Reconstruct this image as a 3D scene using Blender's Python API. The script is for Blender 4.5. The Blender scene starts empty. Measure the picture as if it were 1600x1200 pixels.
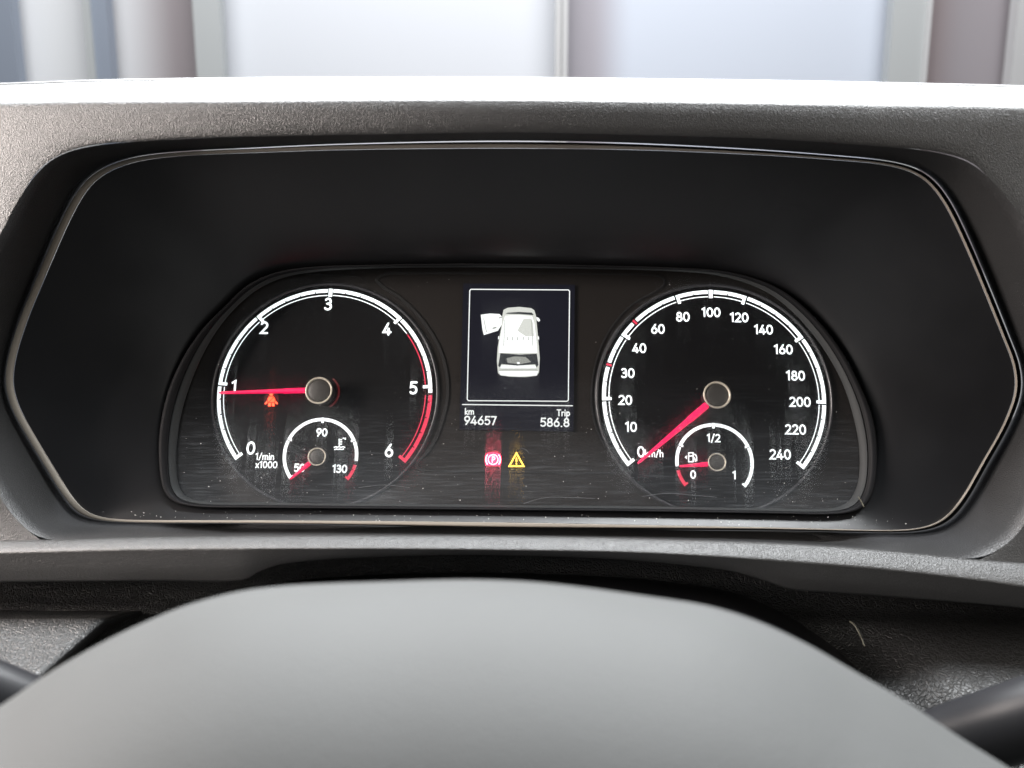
import bpy, math, random
from mathutils import Vector, Matrix
import numpy as np
random.seed(7)
S = bpy.context.scene
COL = S.collection
rad = math.radians

# ------------------------------------------------------------------ camera
F = 1200.0                       # focal length in pixels of a 1600 px wide picture
CAM = Vector((0, 0, 1.25))
PITCH = rad(9.7)
c_fwd = Vector((0, math.cos(PITCH), -math.sin(PITCH)))
c_right = Vector((1, 0, 0))
c_up = Vector((0, math.sin(PITCH), math.cos(PITCH)))
cd = bpy.data.cameras.new('camera'); cam = bpy.data.objects.new('camera', cd); COL.objects.link(cam)
cam.location = CAM; cam.rotation_euler = (rad(90) - PITCH, 0, 0)
cd.sensor_width = 36; cd.lens = 36 * F / 1600; cd.clip_start = 0.01; cd.clip_end = 60
cd.dof.use_dof = True; cd.dof.focus_distance = 0.385; cd.dof.aperture_fstop = 9.5
S.camera = cam

# ------------------------------------------------------------------ world, lamps, exposure
w = bpy.data.worlds.new('World'); S.world = w; w.use_nodes = True
bg = w.node_tree.nodes['Background']
bg.inputs[0].default_value = (0.86, 0.87, 0.90, 1); bg.inputs[1].default_value = 0.10
S.view_settings.view_transform = 'Standard'; S.view_settings.look = 'None'
S.view_settings.exposure = 0; S.view_settings.gamma = 1
def area(name, loc, aim, sx, sy, power, colr):
    l = bpy.data.lights.new(name, 'AREA'); l.shape = 'RECTANGLE'; l.size = sx; l.size_y = sy
    l.energy = power; l.color = colr
    o = bpy.data.objects.new(name, l); COL.objects.link(o); o.location = loc
    o.rotation_euler = (Vector(aim) - Vector(loc)).to_track_quat('-Z', 'Y').to_euler()
    return o
area('windscreen_daylight', (0.05, 0.48, 1.95), (0.0, 0.32, 1.2), 1.2, 0.80, 128, (0.95, 0.98, 1.0))
area('driver_window_daylight', (-0.62, 0.145, 1.36), (-0.1, 0.30, 1.2), 0.32, 0.30, 13.5, (1.0, 0.90, 0.84))
area('passenger_window_daylight', (1.05, -0.30, 1.50), (0.0, 0.35, 1.15), 0.6, 0.4, 5.0, (1.0, 0.93, 0.84))
area('yard_daylight', (0.0, 1.3, 4.2), (0.0, 3.3, 1.7), 4.0, 1.2, 165, (0.97, 0.98, 1.0))

# ------------------------------------------------------------------ frames and projection
def cam2w(v): return c_right * v[0] + c_up * v[1] - c_fwd * v[2]
def ray(px, py): return (c_fwd * F + c_right * (px - 800) - c_up * (py - 600)) / F     # unit depth
TILT, YAW, ROLL = rad(10), rad(1.7), rad(0.8)
N = cam2w((-math.sin(YAW), math.sin(TILT), math.cos(TILT) * math.cos(YAW))).normalized()
E1 = cam2w((1, -math.sin(ROLL), math.tan(YAW))); E1 = (E1 - N * E1.dot(N)).normalized()
E2 = N.cross(E1).normalized()
O = CAM + ray(811, 620) * 0.39
def at(px, py, d=0.0):
    """point on the plane parallel to the dial face, d metres nearer the driver"""
    r = ray(px, py)
    return CAM + r * (((O + N * d) - CAM).dot(N) / r.dot(N))
def pl(x, y, d=0.0): return O + E1 * x + E2 * y + N * d
def uv(p): q = p - O; return q.dot(E1), q.dot(E2)
PX = 0.39 / F                    # one picture pixel on the dial face, in metres
def depth(px, py, z): return CAM + ray(px, py) * z

# ------------------------------------------------------------------ materials
def mat(name, base=(0.05, 0.05, 0.05), rough=0.5, emit=None, es=0, metal=0, spec=0.5, bump=None, coat=0, var=0, rvar=0):
    m = bpy.data.materials.new(name); m.use_nodes = True
    nt = m.node_tree; b = nt.nodes['Principled BSDF']
    b.inputs['Base Color'].default_value = (*base, 1); b.inputs['Roughness'].default_value = rough
    b.inputs['Metallic'].default_value = metal; b.inputs['Specular IOR Level'].default_value = spec
    b.inputs['Coat Weight'].default_value = coat
    if emit:
        b.inputs['Emission Color'].default_value = (*emit, 1); b.inputs['Emission Strength'].default_value = es
    tc = nt.nodes.new('ShaderNodeTexCoord')
    L = nt.links.new
    if bump:
        kind, sc, st, dist = bump
        if kind == 'grain':
            a = nt.nodes.new('ShaderNodeTexVoronoi'); a.feature = 'F1'; a.inputs['Scale'].default_value = sc
            n2 = nt.nodes.new('ShaderNodeTexNoise'); n2.inputs['Scale'].default_value = sc * 1.3; n2.inputs['Detail'].default_value = 3
            L(tc.outputs['Object'], a.inputs['Vector']); L(tc.outputs['Object'], n2.inputs['Vector'])
            ad = nt.nodes.new('ShaderNodeMath'); ad.operation = 'ADD'
            L(a.outputs['Distance'], ad.inputs[0]); L(n2.outputs['Fac'], ad.inputs[1]); h = ad.outputs[0]
        elif kind == 'leather':
            a = nt.nodes.new('ShaderNodeTexVoronoi'); a.feature = 'DISTANCE_TO_EDGE'; a.inputs['Scale'].default_value = sc
            n2 = nt.nodes.new('ShaderNodeTexNoise'); n2.inputs['Scale'].default_value = sc * 0.4
            mx = nt.nodes.new('ShaderNodeMixRGB'); mx.inputs[0].default_value = 0.006
            L(tc.outputs['Object'], n2.inputs['Vector']); L(tc.outputs['Object'], mx.inputs[1]); L(n2.outputs['Color'], mx.inputs[2])
            L(mx.outputs[0], a.inputs['Vector'])
            mn = nt.nodes.new('ShaderNodeMath'); mn.operation = 'MINIMUM'; mn.inputs[1].default_value = 0.18
            L(a.outputs['Distance'], mn.inputs[0]); h = mn.outputs[0]
        else:
            a = nt.nodes.new('ShaderNodeTexNoise'); a.inputs['Scale'].default_value = sc; a.inputs['Detail'].default_value = 4
            L(tc.outputs['Object'], a.inputs['Vector']); h = a.outputs['Fac']
        bp = nt.nodes.new('ShaderNodeBump'); bp.inputs['Strength'].default_value = st; bp.inputs['Distance'].default_value = dist
        L(h, bp.inputs['Height']); L(bp.outputs[0], b.inputs['Normal'])
    if var:
        n = nt.nodes.new('ShaderNodeTexNoise'); n.inputs['Scale'].default_value = 35; n.inputs['Detail'].default_value = 5
        L(tc.outputs['Object'], n.inputs['Vector'])
        r = nt.nodes.new('ShaderNodeMapRange'); r.inputs[3].default_value = 1 - var; r.inputs[4].default_value = 1 + var
        L(n.outputs['Fac'], r.inputs[0])
        mx = nt.nodes.new('ShaderNodeVectorMath'); mx.operation = 'SCALE'; mx.inputs[0].default_value = base
        L(r.outputs[0], mx.inputs['Scale']); L(mx.outputs[0], b.inputs['Base Color'])
        if rvar:
            r2 = nt.nodes.new('ShaderNodeMapRange'); r2.inputs[3].default_value = rough - rvar; r2.inputs[4].default_value = rough + rvar
            L(n.outputs['Fac'], r2.inputs[0]); L(r2.outputs[0], b.inputs['Roughness'])
    return m
M = {
 'grain': mat('grained_dark_plastic', (0.024, 0.0238, 0.0236), 0.33, bump=('grain', 2200, 0.8, 0.00020), var=0.18),
 'grain_wall': mat('grained_reveal_plastic', (0.022, 0.022, 0.0225), 0.42, bump=('grain', 1800, 0.7, 0.00022), var=0.15),
 'leather': mat('leather_grain_plastic', (0.022, 0.022, 0.022), 0.50, bump=('leather', 520, 0.9, 0.0016), var=0.15),
 'smooth': mat('smooth_black_plastic', (0.0075, 0.0076, 0.0085), 0.34, spec=0.45, bump=('noise', 22, 0.10, 0.004), var=0.25, rvar=0.08),
 'gap': mat('black_seal', (0.006, 0.006, 0.006), 0.8),
 'trim': mat('satin_trim', (0.20, 0.178, 0.15), 0.5, var=0.1, bump=('noise', 900, 0.05, 0.0005)),
 'bezel': mat('bezel_plastic', (0.006, 0.006, 0.007), 0.6, spec=0.15, var=0.15),
 'bezel_edge': mat('bezel_edge_plastic', (0.032, 0.034, 0.035), 0.6, spec=0.2, var=0.15),
 'face': mat('dial_face_plastic', (0.012, 0.0095, 0.008), 0.5, spec=0.3, bump=('noise', 1500, 0.05, 0.0003)),
 'dial': mat('dial_print_black', (0.003, 0.003, 0.0035), 0.6, spec=0.12),
 'groove': mat('groove_black', (0.004, 0.004, 0.004), 0.6),
 'ring': mat('dial_ring', (0.045, 0.046, 0.050), 0.25),
 'white': mat('lit_white_print', (0.8, 0.8, 0.8), 0.5, emit=(0.90, 0.98, 1.0), es=1.4),
 'white_s': mat('screen_white', (0.02, 0.02, 0.02), 0.4, emit=(0.97, 1.0, 0.98), es=1.25),
 'white_g': mat('screen_grey', (0.02, 0.02, 0.02), 0.4, emit=(0.80, 0.82, 0.76), es=0.95),
 'white_d': mat('screen_mid', (0.02, 0.02, 0.02), 0.4, emit=(0.55, 0.57, 0.52), es=0.6),
 'screen_dark': mat('screen_dark', (0.01, 0.01, 0.01), 0.4, emit=(0.03, 0.04, 0.05), es=0.5),
 'screen': mat('display_glass', (0.006, 0.006, 0.010), 0.3, emit=(0.005, 0.006, 0.014), es=0.5),
 'red': mat('lit_red_print', (0.5, 0.03, 0.06), 0.5, emit=(0.85, 0.03, 0.09), es=0.85),
 'needle': mat('lit_red_needle', (0.6, 0.02, 0.08), 0.4, emit=(1.0, 0.0, 0.085), es=1.15),
 'needle_hot': mat('needle_glow', (0.6, 0.1, 0.1), 0.4, emit=(1.0, 0.22, 0.26), es=1.1),
 'hub': mat('needle_cap', (0.035, 0.033, 0.030), 0.5, bump=('noise', 1800, 0.3, 0.0004)),
 'hubring': mat('cap_metal_ring', (0.60, 0.55, 0.46), 0.40, metal=0.3),
 'glow_red': mat('red_lamp_glow', (0.6, 0.1, 0.1), 0.5, emit=(1.0, 0.003, 0.06), es=4.0),
 'lamp_white': mat('brake_lamp_core', (0.6, 0.5, 0.5), 0.5, emit=(1.0, 0.16, 0.26), es=10.0),
 'lamp_belt': mat('belt_lamp_core', (0.6, 0.2, 0.1), 0.5, emit=(1.0, 0.055, 0.015), es=4.5),
 'glow_a': mat('painted_red_glow', (0.02, 0.004, 0.004), 0.6, emit=(1.0, 0.0, 0.02), es=.09),
 'glow_b': mat('painted_red_glow_rim', (0.01, 0.003, 0.003), 0.6, emit=(1.0, 0.0, 0.02), es=.045),
 'lamp_amber': mat('amber_warning_lamp', (0.6, 0.5, 0.1), 0.5, emit=(1.0, 0.56, 0.05), es=5),
 'wheel': mat('wheel_cover_plastic', (0.021, 0.0214, 0.0210), 0.75, spec=0.25, bump=('grain', 1500, 0.35, 0.0002), var=0.10),
 'stalk': mat('stalk_plastic', (0.007, 0.007, 0.008), 0.42, spec=0.3),
 'dust': mat('dust', (0.55, 0.54, 0.52), 0.9),
 'scratch': mat('scratch_mark', (0.10, 0.105, 0.11), 0.7),
 'fibre': mat('fibre', (0.10, 0.095, 0.07), 0.8),
}

# ------------------------------------------------------------------ object helpers
def link(o, parent=None):
    COL.objects.link(o)
    if parent is not None:
        o.parent = parent
    return o
def wloc(o):
    v = Vector((0, 0, 0))
    while o is not None:
        v += o.location; o = o.parent
    return v
def mesh(name, verts, faces, m, parent=None, smooth=False, base=None):
    off = wloc(parent) if parent is not None else (base or Vector((0, 0, 0)))
    me = bpy.data.meshes.new(name)
    me.from_pydata([tuple(Vector(v) - off) for v in verts], [], faces)
    me.materials.append(M[m] if isinstance(m, str) else m)
    if smooth: me.polygons.foreach_set('use_smooth', [True] * len(me.polygons))
    me.update()
    o = bpy.data.objects.new(name, me); link(o, parent)
    if parent is None: o.location = off
    return o
def thing(name, label, cat, loc, group=None):
    o = bpy.data.objects.new(name, None); o.empty_display_size = 0.02; link(o); o.location = loc
    o['label'] = label; o['category'] = cat
    if group: o['group'] = group
    return o
def tag(o, label, cat, group=None):
    o['label'] = label; o['category'] = cat
    if group: o['group'] = group
    return o
def catmull(pts, n=12, closed=True):
    P = [np.array(p, float) for p in pts]; m = len(P); out = []
    rng = range(m) if closed else range(m - 1)
    for i in rng:
        if closed: p0, p1, p2, p3 = P[i - 1], P[i], P[(i + 1) % m], P[(i + 2) % m]
        else: p0, p1, p2, p3 = P[max(i - 1, 0)], P[i], P[i + 1], P[min(i + 2, m - 1)]
        a = lambda u, v: max(np.linalg.norm((v - u)[:2]) ** 0.5, 1e-4)
        t0 = 0; t1 = t0 + a(p0, p1); t2 = t1 + a(p1, p2); t3 = t2 + a(p2, p3)
        for k in range(n):
            t = t1 + (t2 - t1) * k / n
            A1 = (t1 - t) / (t1 - t0) * p0 + (t - t0) / (t1 - t0) * p1
            A2 = (t2 - t) / (t2 - t1) * p1 + (t - t1) / (t2 - t1) * p2
            A3 = (t3 - t) / (t3 - t2) * p2 + (t - t2) / (t3 - t2) * p3
            B1 = (t2 - t) / (t2 - t0) * A1 + (t - t0) / (t2 - t0) * A2
            B2 = (t3 - t) / (t3 - t1) * A2 + (t - t1) / (t3 - t1) * A3
            out.append((t2 - t) / (t2 - t1) * B1 + (t - t1) / (t2 - t1) * B2)
    if not closed: out.append(P[-1])
    return out
CX, CY, KY = 810.0, 590.0, 2.0
def polar(pts, n=480, sm=3):
    d = catmull(pts, 14)
    ang = np.array([math.atan2((p[1] - CY) * KY, p[0] - CX) for p in d]); r = np.array([math.hypot((p[1] - CY) * KY, p[0] - CX) for p in d])
    i = np.argsort(ang); ang, r = ang[i], r[i]
    ang = np.concatenate([ang - 2 * math.pi, ang, ang + 2 * math.pi]); r = np.concatenate([r, r, r])
    res = []
    for k in range(n):
        a = -math.pi + 2 * math.pi * k / n
        q = np.interp(a, ang, r)
        res.append(q)
    q = np.array(res); kz = np.array([1, 3, 5, 3, 1.]) / 13
    for _ in range(sm): q = np.convolve(np.concatenate([q[-2:], q, q[:2]]), kz, 'valid')
    return [(CX + q[k] * math.cos(-math.pi + 2 * math.pi * k / n), CY + q[k] * math.sin(-math.pi + 2 * math.pi * k / n) / KY) for k in range(n)]
def lerp(a, b, t): return [(p[0] + (q[0] - p[0]) * t, p[1] + (q[1] - p[1]) * t) for p, q in zip(a, b)]
def loft(name, rows, m, parent, closed=True, smooth=True, flip=False):
    n = len(rows[0]); v = [p for r in rows for p in r]; f = []
    for j in range(len(rows) - 1):
        for i in range(n if closed else n - 1):
            k = (i + 1) % n
            q = (j * n + i, j * n + k, (j + 1) * n + k, (j + 1) * n + i)
            f.append(q[::-1] if flip else q)
    return mesh(name, v, f, m, parent, smooth)
def fill(name, pts, m, parent): return mesh(name, pts, [tuple(range(len(pts)))], m, parent)
def slab(name, pts, th, m, parent):
    """polygon in world space with real thickness th towards -N"""
    n = len(pts); v = list(pts) + [p - N * th for p in pts]
    f = [tuple(range(n)), tuple(range(2 * n - 1, n - 1, -1))] + [(i, i + n, (i + 1) % n + n, (i + 1) % n) for i in range(n)]
    return mesh(name, v, f, m, parent)
def tube(name, pts, r, m, parent, closed=False, seg=8, rr=None):
    v = []; f = []; n = len(pts)
    for i, p in enumerate(pts):
        a = pts[i - 1] if (closed or i > 0) else p; b = pts[(i + 1) % n] if (closed or i < n - 1) else p
        t = (b - a).normalized(); u = t.cross(N)
        if u.length < 1e-3: u = t.cross(E1)
        u.normalize(); w_ = t.cross(u); q = rr[i] if rr else r
        v += [p + u * q * math.cos(2 * math.pi * k / seg) + w_ * q * math.sin(2 * math.pi * k / seg) for k in range(seg)]
    for i in range(n if closed else n - 1):
        for k in range(seg):
            f.append((i * seg + k, i * seg + (k + 1) % seg, ((i + 1) % n) * seg + (k + 1) % seg, ((i + 1) % n) * seg + k))
    if not closed:
        f.append(tuple(range(seg))); f.append(tuple(range((n - 1) * seg, n * seg)))
    return mesh(name, v, f, m, parent, True)

# ------------------------------------------------------------------ outlines traced on the photograph
TRIM = [(40,502),(64,443),(82,400),(99,361),(118,322),(139,289),(160,271),(187,258),(225,248),(300,241),(400,237),(500,233),(650,230),(800,229),(1000,232),
        (1200,241),(1300,248),(1385,256),(1425,266),(1450,282),(1474,312),(1500,362),(1535,443),(1569,527),(1585,570),(1588,610),(1571,660),(1535,725),(1502,782),
        (1478,810),(1452,824),(1417,829),(1333,828),(1200,825),(1000,822),(800,819),(600,816),(400,814),(200,813),(167,812),(147,808),(128,797),(112,778),(83,732),(53,682),(30,640),(19,605),(21,567)]
OPEN = [(248,700),(250,667),(263,610),(287,557),(318,512),(350,480),(387,445),(425,427),(475,418),(575,414),(750,412),(900,414),(1050,418),(1120,422),(1170,432),(1220,452),(1270,492),
        (1313,545),(1343,600),(1363,650),(1370,697),(1368,750),(1360,779),(1345,797),(1320,803),(1200,802),(1000,799),(800,797),(600,795),(400,793),(295,791),(268,784),(256,768),(250,740)]
INNER = [(276,700),(282,655),(294,610),(316,556),(340,515),(366,483),(398,455),(432,437),(480,426),(575,420),(750,418),(900,420),(1050,424),(1115,429),(1160,440),(1206,461),(1250,499),
        (1290,550),(1318,603),(1334,655),(1342,700),(1341,750),(1333,774),(1320,790),(1300,795),(1200,794),(1000,791),(800,789),(600,787),(400,785),(308,783),(290,777),(280,762),(276,735)]
BOUT = [(72,846),(50,834),(27,813),(0,777),(-40,690),(-62,590),(-50,490),(-22,408),(0,367),(32,307),(70,257),(92,242),(125,231),(175,224),(250,219),(375,214),(600,210),(800,207),(1000,211),(1200,217),
        (1367,228),(1467,238),(1517,254),(1550,283),(1583,320),(1610,362),(1648,450),(1668,560),(1662,660),(1635,760),(1600,820),(1583,842),(1550,865),(1523,876),
        (1450,868),(1375,861),(1225,851),(1000,843),(800,839),(600,838),(400,838),(225,840),(120,844)]
trim, opening, inner, bout = polar(TRIM), polar(OPEN), polar(INNER), polar(BOUT)
def dT(py): return 0.070 - (py - 235) * (0.050 / 580)
def up01(py): return max(0, min(1, (850 - py) / 640))
def dB(py): return dT(py) + 0.033 - 0.007 * up01(py)
ctr = (CX, CY)
def grow(ring, px): 
    out = []
    for p in ring:
        v = Vector((p[0] - CX, p[1] - CY)); v = v + v.normalized() * px; out.append((CX + v.x, CY + v.y))
    return out

# ================================================================== instrument cluster
clus = thing('instrument_cluster', 'black instrument cluster with two white-lit round dials and a small screen, under the hood', 'instrument cluster', O)
# faceplate behind the dials
fp = [at(p[0], p[1], 0.0) for p in grow(inner, 22)]
slab('faceplate', fp, 0.003, 'face', clus)
# bezel around the opening
rows = [[at(*p, 0.000) for p in grow(inner, 20)], [at(*p, 0.0145) for p in inner], [at(*p, 0.0160) for p in grow(inner, 1)],
        [at(*p, 0.0175) for p in lerp(inner, opening, .45)]]
loft('bezel_edge', rows, 'bezel_edge', clus)
rows = [[at(*p, 0.0175) for p in lerp(inner, opening, .46)], [at(*p, 0.0170) for p in lerp(inner, opening, .50)], [at(*p, 0.0190) for p in lerp(inner, opening, .58)],
        [at(*p, 0.0205) for p in lerp(inner, opening, .95)], [at(*p, 0.0180) for p in opening]]
loft('bezel', rows, 'bezel', clus)
# funnel between opening and trim
rows = []
tin = grow(trim, -3)
for t in (0, .015, .05, .15, .3, .5, .7, .85, .95, 1.0):
    a = opening if t else opening
    r = lerp(opening, tin, t); out = []
    for p, q in zip(r, tin):
        d0 = 0.016; d1 = dT(q[1]) + 0.0005
        tt = t ** 0.8
        out.append(at(p[0], p[1], d0 + (d1 - d0) * tt))
    rows.append(out)
loft('recess_wall', rows, 'smooth', clus)
# satin trim lip
wl = [float(np.interp(p[0], [0, 250, 500, 1000, 1250, 1500], [10, 8, 5.5, 3.2, 1.8, 1.2])) for p in trim]
rows = []
for k, (o_, dd) in enumerate(((-2.5, 0.0002), (-2.3, 0.0008), (-1.2, 0.0014), (0.3, 0.0020), (0.9, 0.0022), (1, 0.0020), (0.97, -0.006))):
    ring = []
    for p, wd in zip(trim, wl):
        q = grow([p], o_ if o_ < 0 else o_ * wd)[0]
        fb = max(0, min(1, (p[1] - 755) / 40)); dq = dd if k in (0, 5) else dd * (1 - fb) + .0025 * fb
        ring.append(at(q[0], q[1], dT(p[1]) + dq))
    rows.append(ring)
loft('trim_lip', rows, 'trim', clus)

# ---------- flat printing on the dial plane
class Flat:
    """collects flat ribbons and polygons on a plane of the dial face"""
    def __init__(s, d): s.v = []; s.f = []; s.d = d; s.k = 0
    def lift(s): s.k += 1; return s.d + s.k * 0.000012
    def poly(s, uvs):
        d = s.lift(); b = len(s.v); s.v += [pl(x, y, d) for x, y in uvs]; s.f.append(tuple(range(b, b + len(uvs))))
    def ribbon(s, pts, w_, cap=True, closed=False):
        d = s.lift(); P = [Vector(p) for p in pts]; n = len(P); b = len(s.v)
        for i, p in enumerate(P):
            a = P[i - 1] if (i > 0 or closed) else None; c = P[(i + 1) % n] if (i < n - 1 or closed) else None
            t1 = (p - a).normalized() if a is not None else (c - p).normalized(); t2 = (c - p).normalized() if c is not None else t1
            t = (t1 + t2); t = t.normalized() if t.length > 1e-6 else t1
            nn = Vector((-t.y, t.x)); mm = 1 / max(nn.dot(Vector((-t1.y, t1.x))), 0.45)
            s.v += [pl(*(p + nn * w_ / 2 * mm), d), pl(*(p - nn * w_ / 2 * mm), d)]
        for i in range(n if closed else n - 1):
            j = (i + 1) % n
            s.f.append((b + 2 * i, b + 2 * i + 1, b + 2 * j + 1, b + 2 * j))
        if cap and not closed:
            for p in (P[0], P[-1]):
                d2 = s.lift(); b = len(s.v)
                s.v += [pl(p.x + w_ / 2 * math.cos(k * math.pi / 5), p.y + w_ / 2 * math.sin(k * math.pi / 5), d2) for k in range(10)]
                s.f.append(tuple(range(b, b + 10)))
    def arcband(s, c, r0, r1, a0, a1, step=2.5):
        """angles in degrees clockwise from the top"""
        d = s.lift(); n = max(2, int(abs(a1 - a0) / step) + 1); b = len(s.v)
        for i in range(n + 1):
            a = rad(a0 + (a1 - a0) * i / n)
            for r in (r0, r1): s.v.append(pl(c[0] + r * math.sin(a), c[1] + r * math.cos(a), d))
        for i in range(n): s.f.append((b + 2 * i, b + 2 * i + 1, b + 2 * i + 3, b + 2 * i + 2))
    def build(s, name, m, parent): return mesh(name, s.v, s.f, m, parent)

# stroke lettering: every glyph as strokes on a 0..1 high cell
def arc(cx, cy, rx, ry, a0, a1, n=12):
    return [(cx + rx * math.cos(rad(a0 + (a1 - a0) * i / n)), cy + ry * math.sin(rad(a0 + (a1 - a0) * i / n))) for i in range(n + 1)]
G = {
 '0': (.66, [arc(.33, .5, .26, .43, 90, 450, 20)]),
 '1': (.42, [[(.06, .80), (.27, .93), (.27, .07)]]),
 '2': (.62, [arc(.30, .69, .23, .24, 155, -35, 10) + [(.07, .07), (.56, .07)]]),
 '3': (.60, [arc(.27, .71, .21, .22, 145, -80, 9), arc(.27, .30, .25, .24, 85, -145, 11), [(.22, .52), (.32, .52)]]),
 '4': (.64, [[(.38, .93), (.05, .25), (.60, .25)], [(.43, .52), (.43, .05)]]),
 '5': (.60, [[(.52, .93), (.14, .93), (.11, .56)] + arc(.28, .34, .25, .27, 105, -140, 12)]),
 '6': (.62, [[(.42, .95), (.14, .52)] + arc(.31, .33, .24, .26, 155, -205, 18)]),
 '7': (.56, [[(.04, .93), (.50, .93), (.20, .05)]]),
 '8': (.62, [arc(.31, .72, .19, .21, 90, 450, 14), arc(.31, .29, .24, .22, 90, 450, 14)]),
 '9': (.62, [[(.20, .05), (.48, .48)] + arc(.31, .67, .24, .26, -25, 335, 18)]),
 '/': (.45, [[(.05, -.02), (.40, 1.0)]]),
 '.': (.24, [[(.10, .06), (.13, .06)]]),
 'k': (.50, [[(.08, .98), (.08, .05)], [(.42, .62), (.12, .32), (.45, .05)]]),
 'm': (.86, [[(.08, .62), (.08, .05)], [(.08, .45)] + arc(.26, .45, .17, .18, 150, 0, 6) + [(.43, .05)], [(.43, .45)] + arc(.60, .45, .17, .18, 150, 0, 6) + [(.77, .05)]]),
 'n': (.54, [[(.08, .62), (.08, .05)], [(.08, .42)] + arc(.27, .43, .18, .20, 150, 0, 6) + [(.45, .05)]]),
 'h': (.54, [[(.08, .98), (.08, .05)], [(.08, .42)] + arc(.27, .43, .18, .20, 150, 0, 6) + [(.45, .05)]]),
 'i': (.20, [[(.09, .62), (.09, .05)], [(.09, .87), (.09, .90)]]),
 'x': (.50, [[(.05, .62), (.44, .05)], [(.44, .62), (.05, .05)]]),
 'T': (.58, [[(.02, .93), (.54, .93)], [(.28, .93), (.28, .05)]]),
 'r': (.36, [[(.08, .62), (.08, .05)], [(.08, .40)] + arc(.30, .38, .20, .22, 150, 85, 4)]),
 'p': (.56, [[(.08, .62), (.08, -.25)], arc(.28, .34, .20, .28, 180, -180, 14)]),
 'P': (.56, [[(.10, .95), (.10, .05)], [(.10, .93), (.28, .93)] + arc(.28, .70, .22, .23, 90, -90, 8) + [(.10, .47)]]),
}
def text(txt, px, py, h, m, parent, name='numeral', wt=.17, d=0.0006, sx=1.0, gap=.07, flat=None):
    """centred on picture pixel px,py of the dial plane; h = height in pixels"""
    fl = flat or Flat(d); cx, cy = uv(at(px, py, d)); H = h * PX
    tot = sum(G[c][0] + gap for c in txt) - gap
    x = -tot / 2
    for c in txt:
        for st in G[c][1]:
            fl.ribbon([(cx + (x + p[0]) * H * sx, cy + (p[1] - .5) * H) for p in st], wt * H)
        x += G[c][0] + gap
    if flat is None: return fl.build(name, m, parent)

def disc(name, c, r, d, m, parent, seg=72, r0=0):
    if r0:
        f = Flat(d); f.arcband(c, r0, r, 0, 360, 5); return f.build(name, m, parent)
    return mesh(name, [pl(c[0] + r * math.sin(2 * math.pi * k / seg), c[1] + r * math.cos(2 * math.pi * k / seg), d) for k in range(seg)][::-1], [tuple(range(seg))], m, parent)
def hub(c, r, parent, d0=0.0008, d1=0.0118):
    seg = 40
    def ring(rr, d): return [pl(c[0] + rr * math.sin(2 * math.pi * k / seg), c[1] + rr * math.cos(2 * math.pi * k / seg), d) for k in range(seg)]
    loft('cap_skirt', [ring(r * .80, d0), ring(r * .92, d1 - .003), ring(r * .97, d1 - .0006)], 'groove', parent)
    loft('cap_ring', [ring(r * .97, d1 - .0006), ring(r, d1 - .0001), ring(r * .96, d1 + .0003), ring(r * .88, d1 + .0002), ring(r * .84, d1 - .0006)], 'hubring', parent)
    loft('needle_cap', [ring(r * .84, d1 - .0006), ring(r * .80, d1 - .0003), ring(r * .5, d1 + .0001), ring(r * .02, d1 + .0002)], 'hub', parent)
def needle(c, tip, w0, w1, parent, d=0.0085, start=0.0, hot=False):
    """tapered needle with a roof-shaped section"""
    a = Vector(c); b = Vector(tip); t = (b - a).normalized(); nn = Vector((-t.y, t.x)); a = a + t * start
    L_ = (b - a).length
    v = []
    for q, ww, hh in ((a, w0, .0012), (a + t * L_ * .25, w0, .0012), (a + t * L_ * .27, w0 * .85, .0012), (a + t * L_ * .97, w1, .0008), (b, w1 * .5, .0006)):
        v += [pl(*(q + nn * ww / 2), d - .0006), pl(*(q + nn * ww * .25), d + hh), pl(*(q - nn * ww * .25), d + hh), pl(*(q - nn * ww / 2), d - .0006)]
    f = []
    for i in range(4):
        for k in range(4): f.append((i * 4 + k, i * 4 + (k + 1) % 4, (i + 1) * 4 + (k + 1) % 4, (i + 1) * 4 + k))
    f += [(0, 1, 2, 3), (19, 18, 17, 16)]
    return mesh('needle', v, f, 'needle', parent)

def scale_segment(c, R, a0, a1, foot, notches, m, parent, thin=True, th=.034, redthin=None, gapdeg=.9):
    """one backlit segment of a dial scale; foot: -1 at a0, +1 at a1, 0 none"""
    fl = Flat(.0004)
    g0, g1 = a0 + gapdeg, a1 - gapdeg
    if foot == -1: g0 = a0 - gapdeg * .85
    if foot != 1: g1 = a1 - gapdeg * 1.75
    if foot != -1: g0 = a0 + gapdeg * 1.75
    if foot == 1: g1 = a1 + gapdeg * .9
    nd = .20 * gapdeg + .12
    r_in, r_mid = R * (1 - th), R * (1 - th * .55)
    # outer half continuous, inner half cut by the notches
    fl.arcband(c, r_mid, R, g0, g1)
    edges = [g0] + [x for n in notches for x in (n - nd, n + nd)] + [g1]
    for i in range(0, len(edges), 2): fl.arcband(c, r_in, r_mid, edges[i], edges[i + 1])
    if thin:
        t0, t1 = g0, g1
        fl.arcband(c, R * .934, R * .9425, t0, t1 if redthin is None else redthin)
    if foot:
        fa = g0 if foot == -1 else g1; fb = fa + (-foot) * 1.9 * gapdeg
        fl.arcband(c, R * (.915 if thin else .875), r_in + R * .0005, fa, fb)
    return fl.build('scale_segment', m, parent)

def dialset(name, label, cpx, Rpx, hubpx, hubR, parent, segs, ringR=None):
    c = uv(at(cpx[0], cpx[1])); R = Rpx * PX
    p = bpy.data.objects.new(name, None); link(p, parent); p.location = pl(*c, 0) - O; p['label'] = label
    return p, c, R

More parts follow.
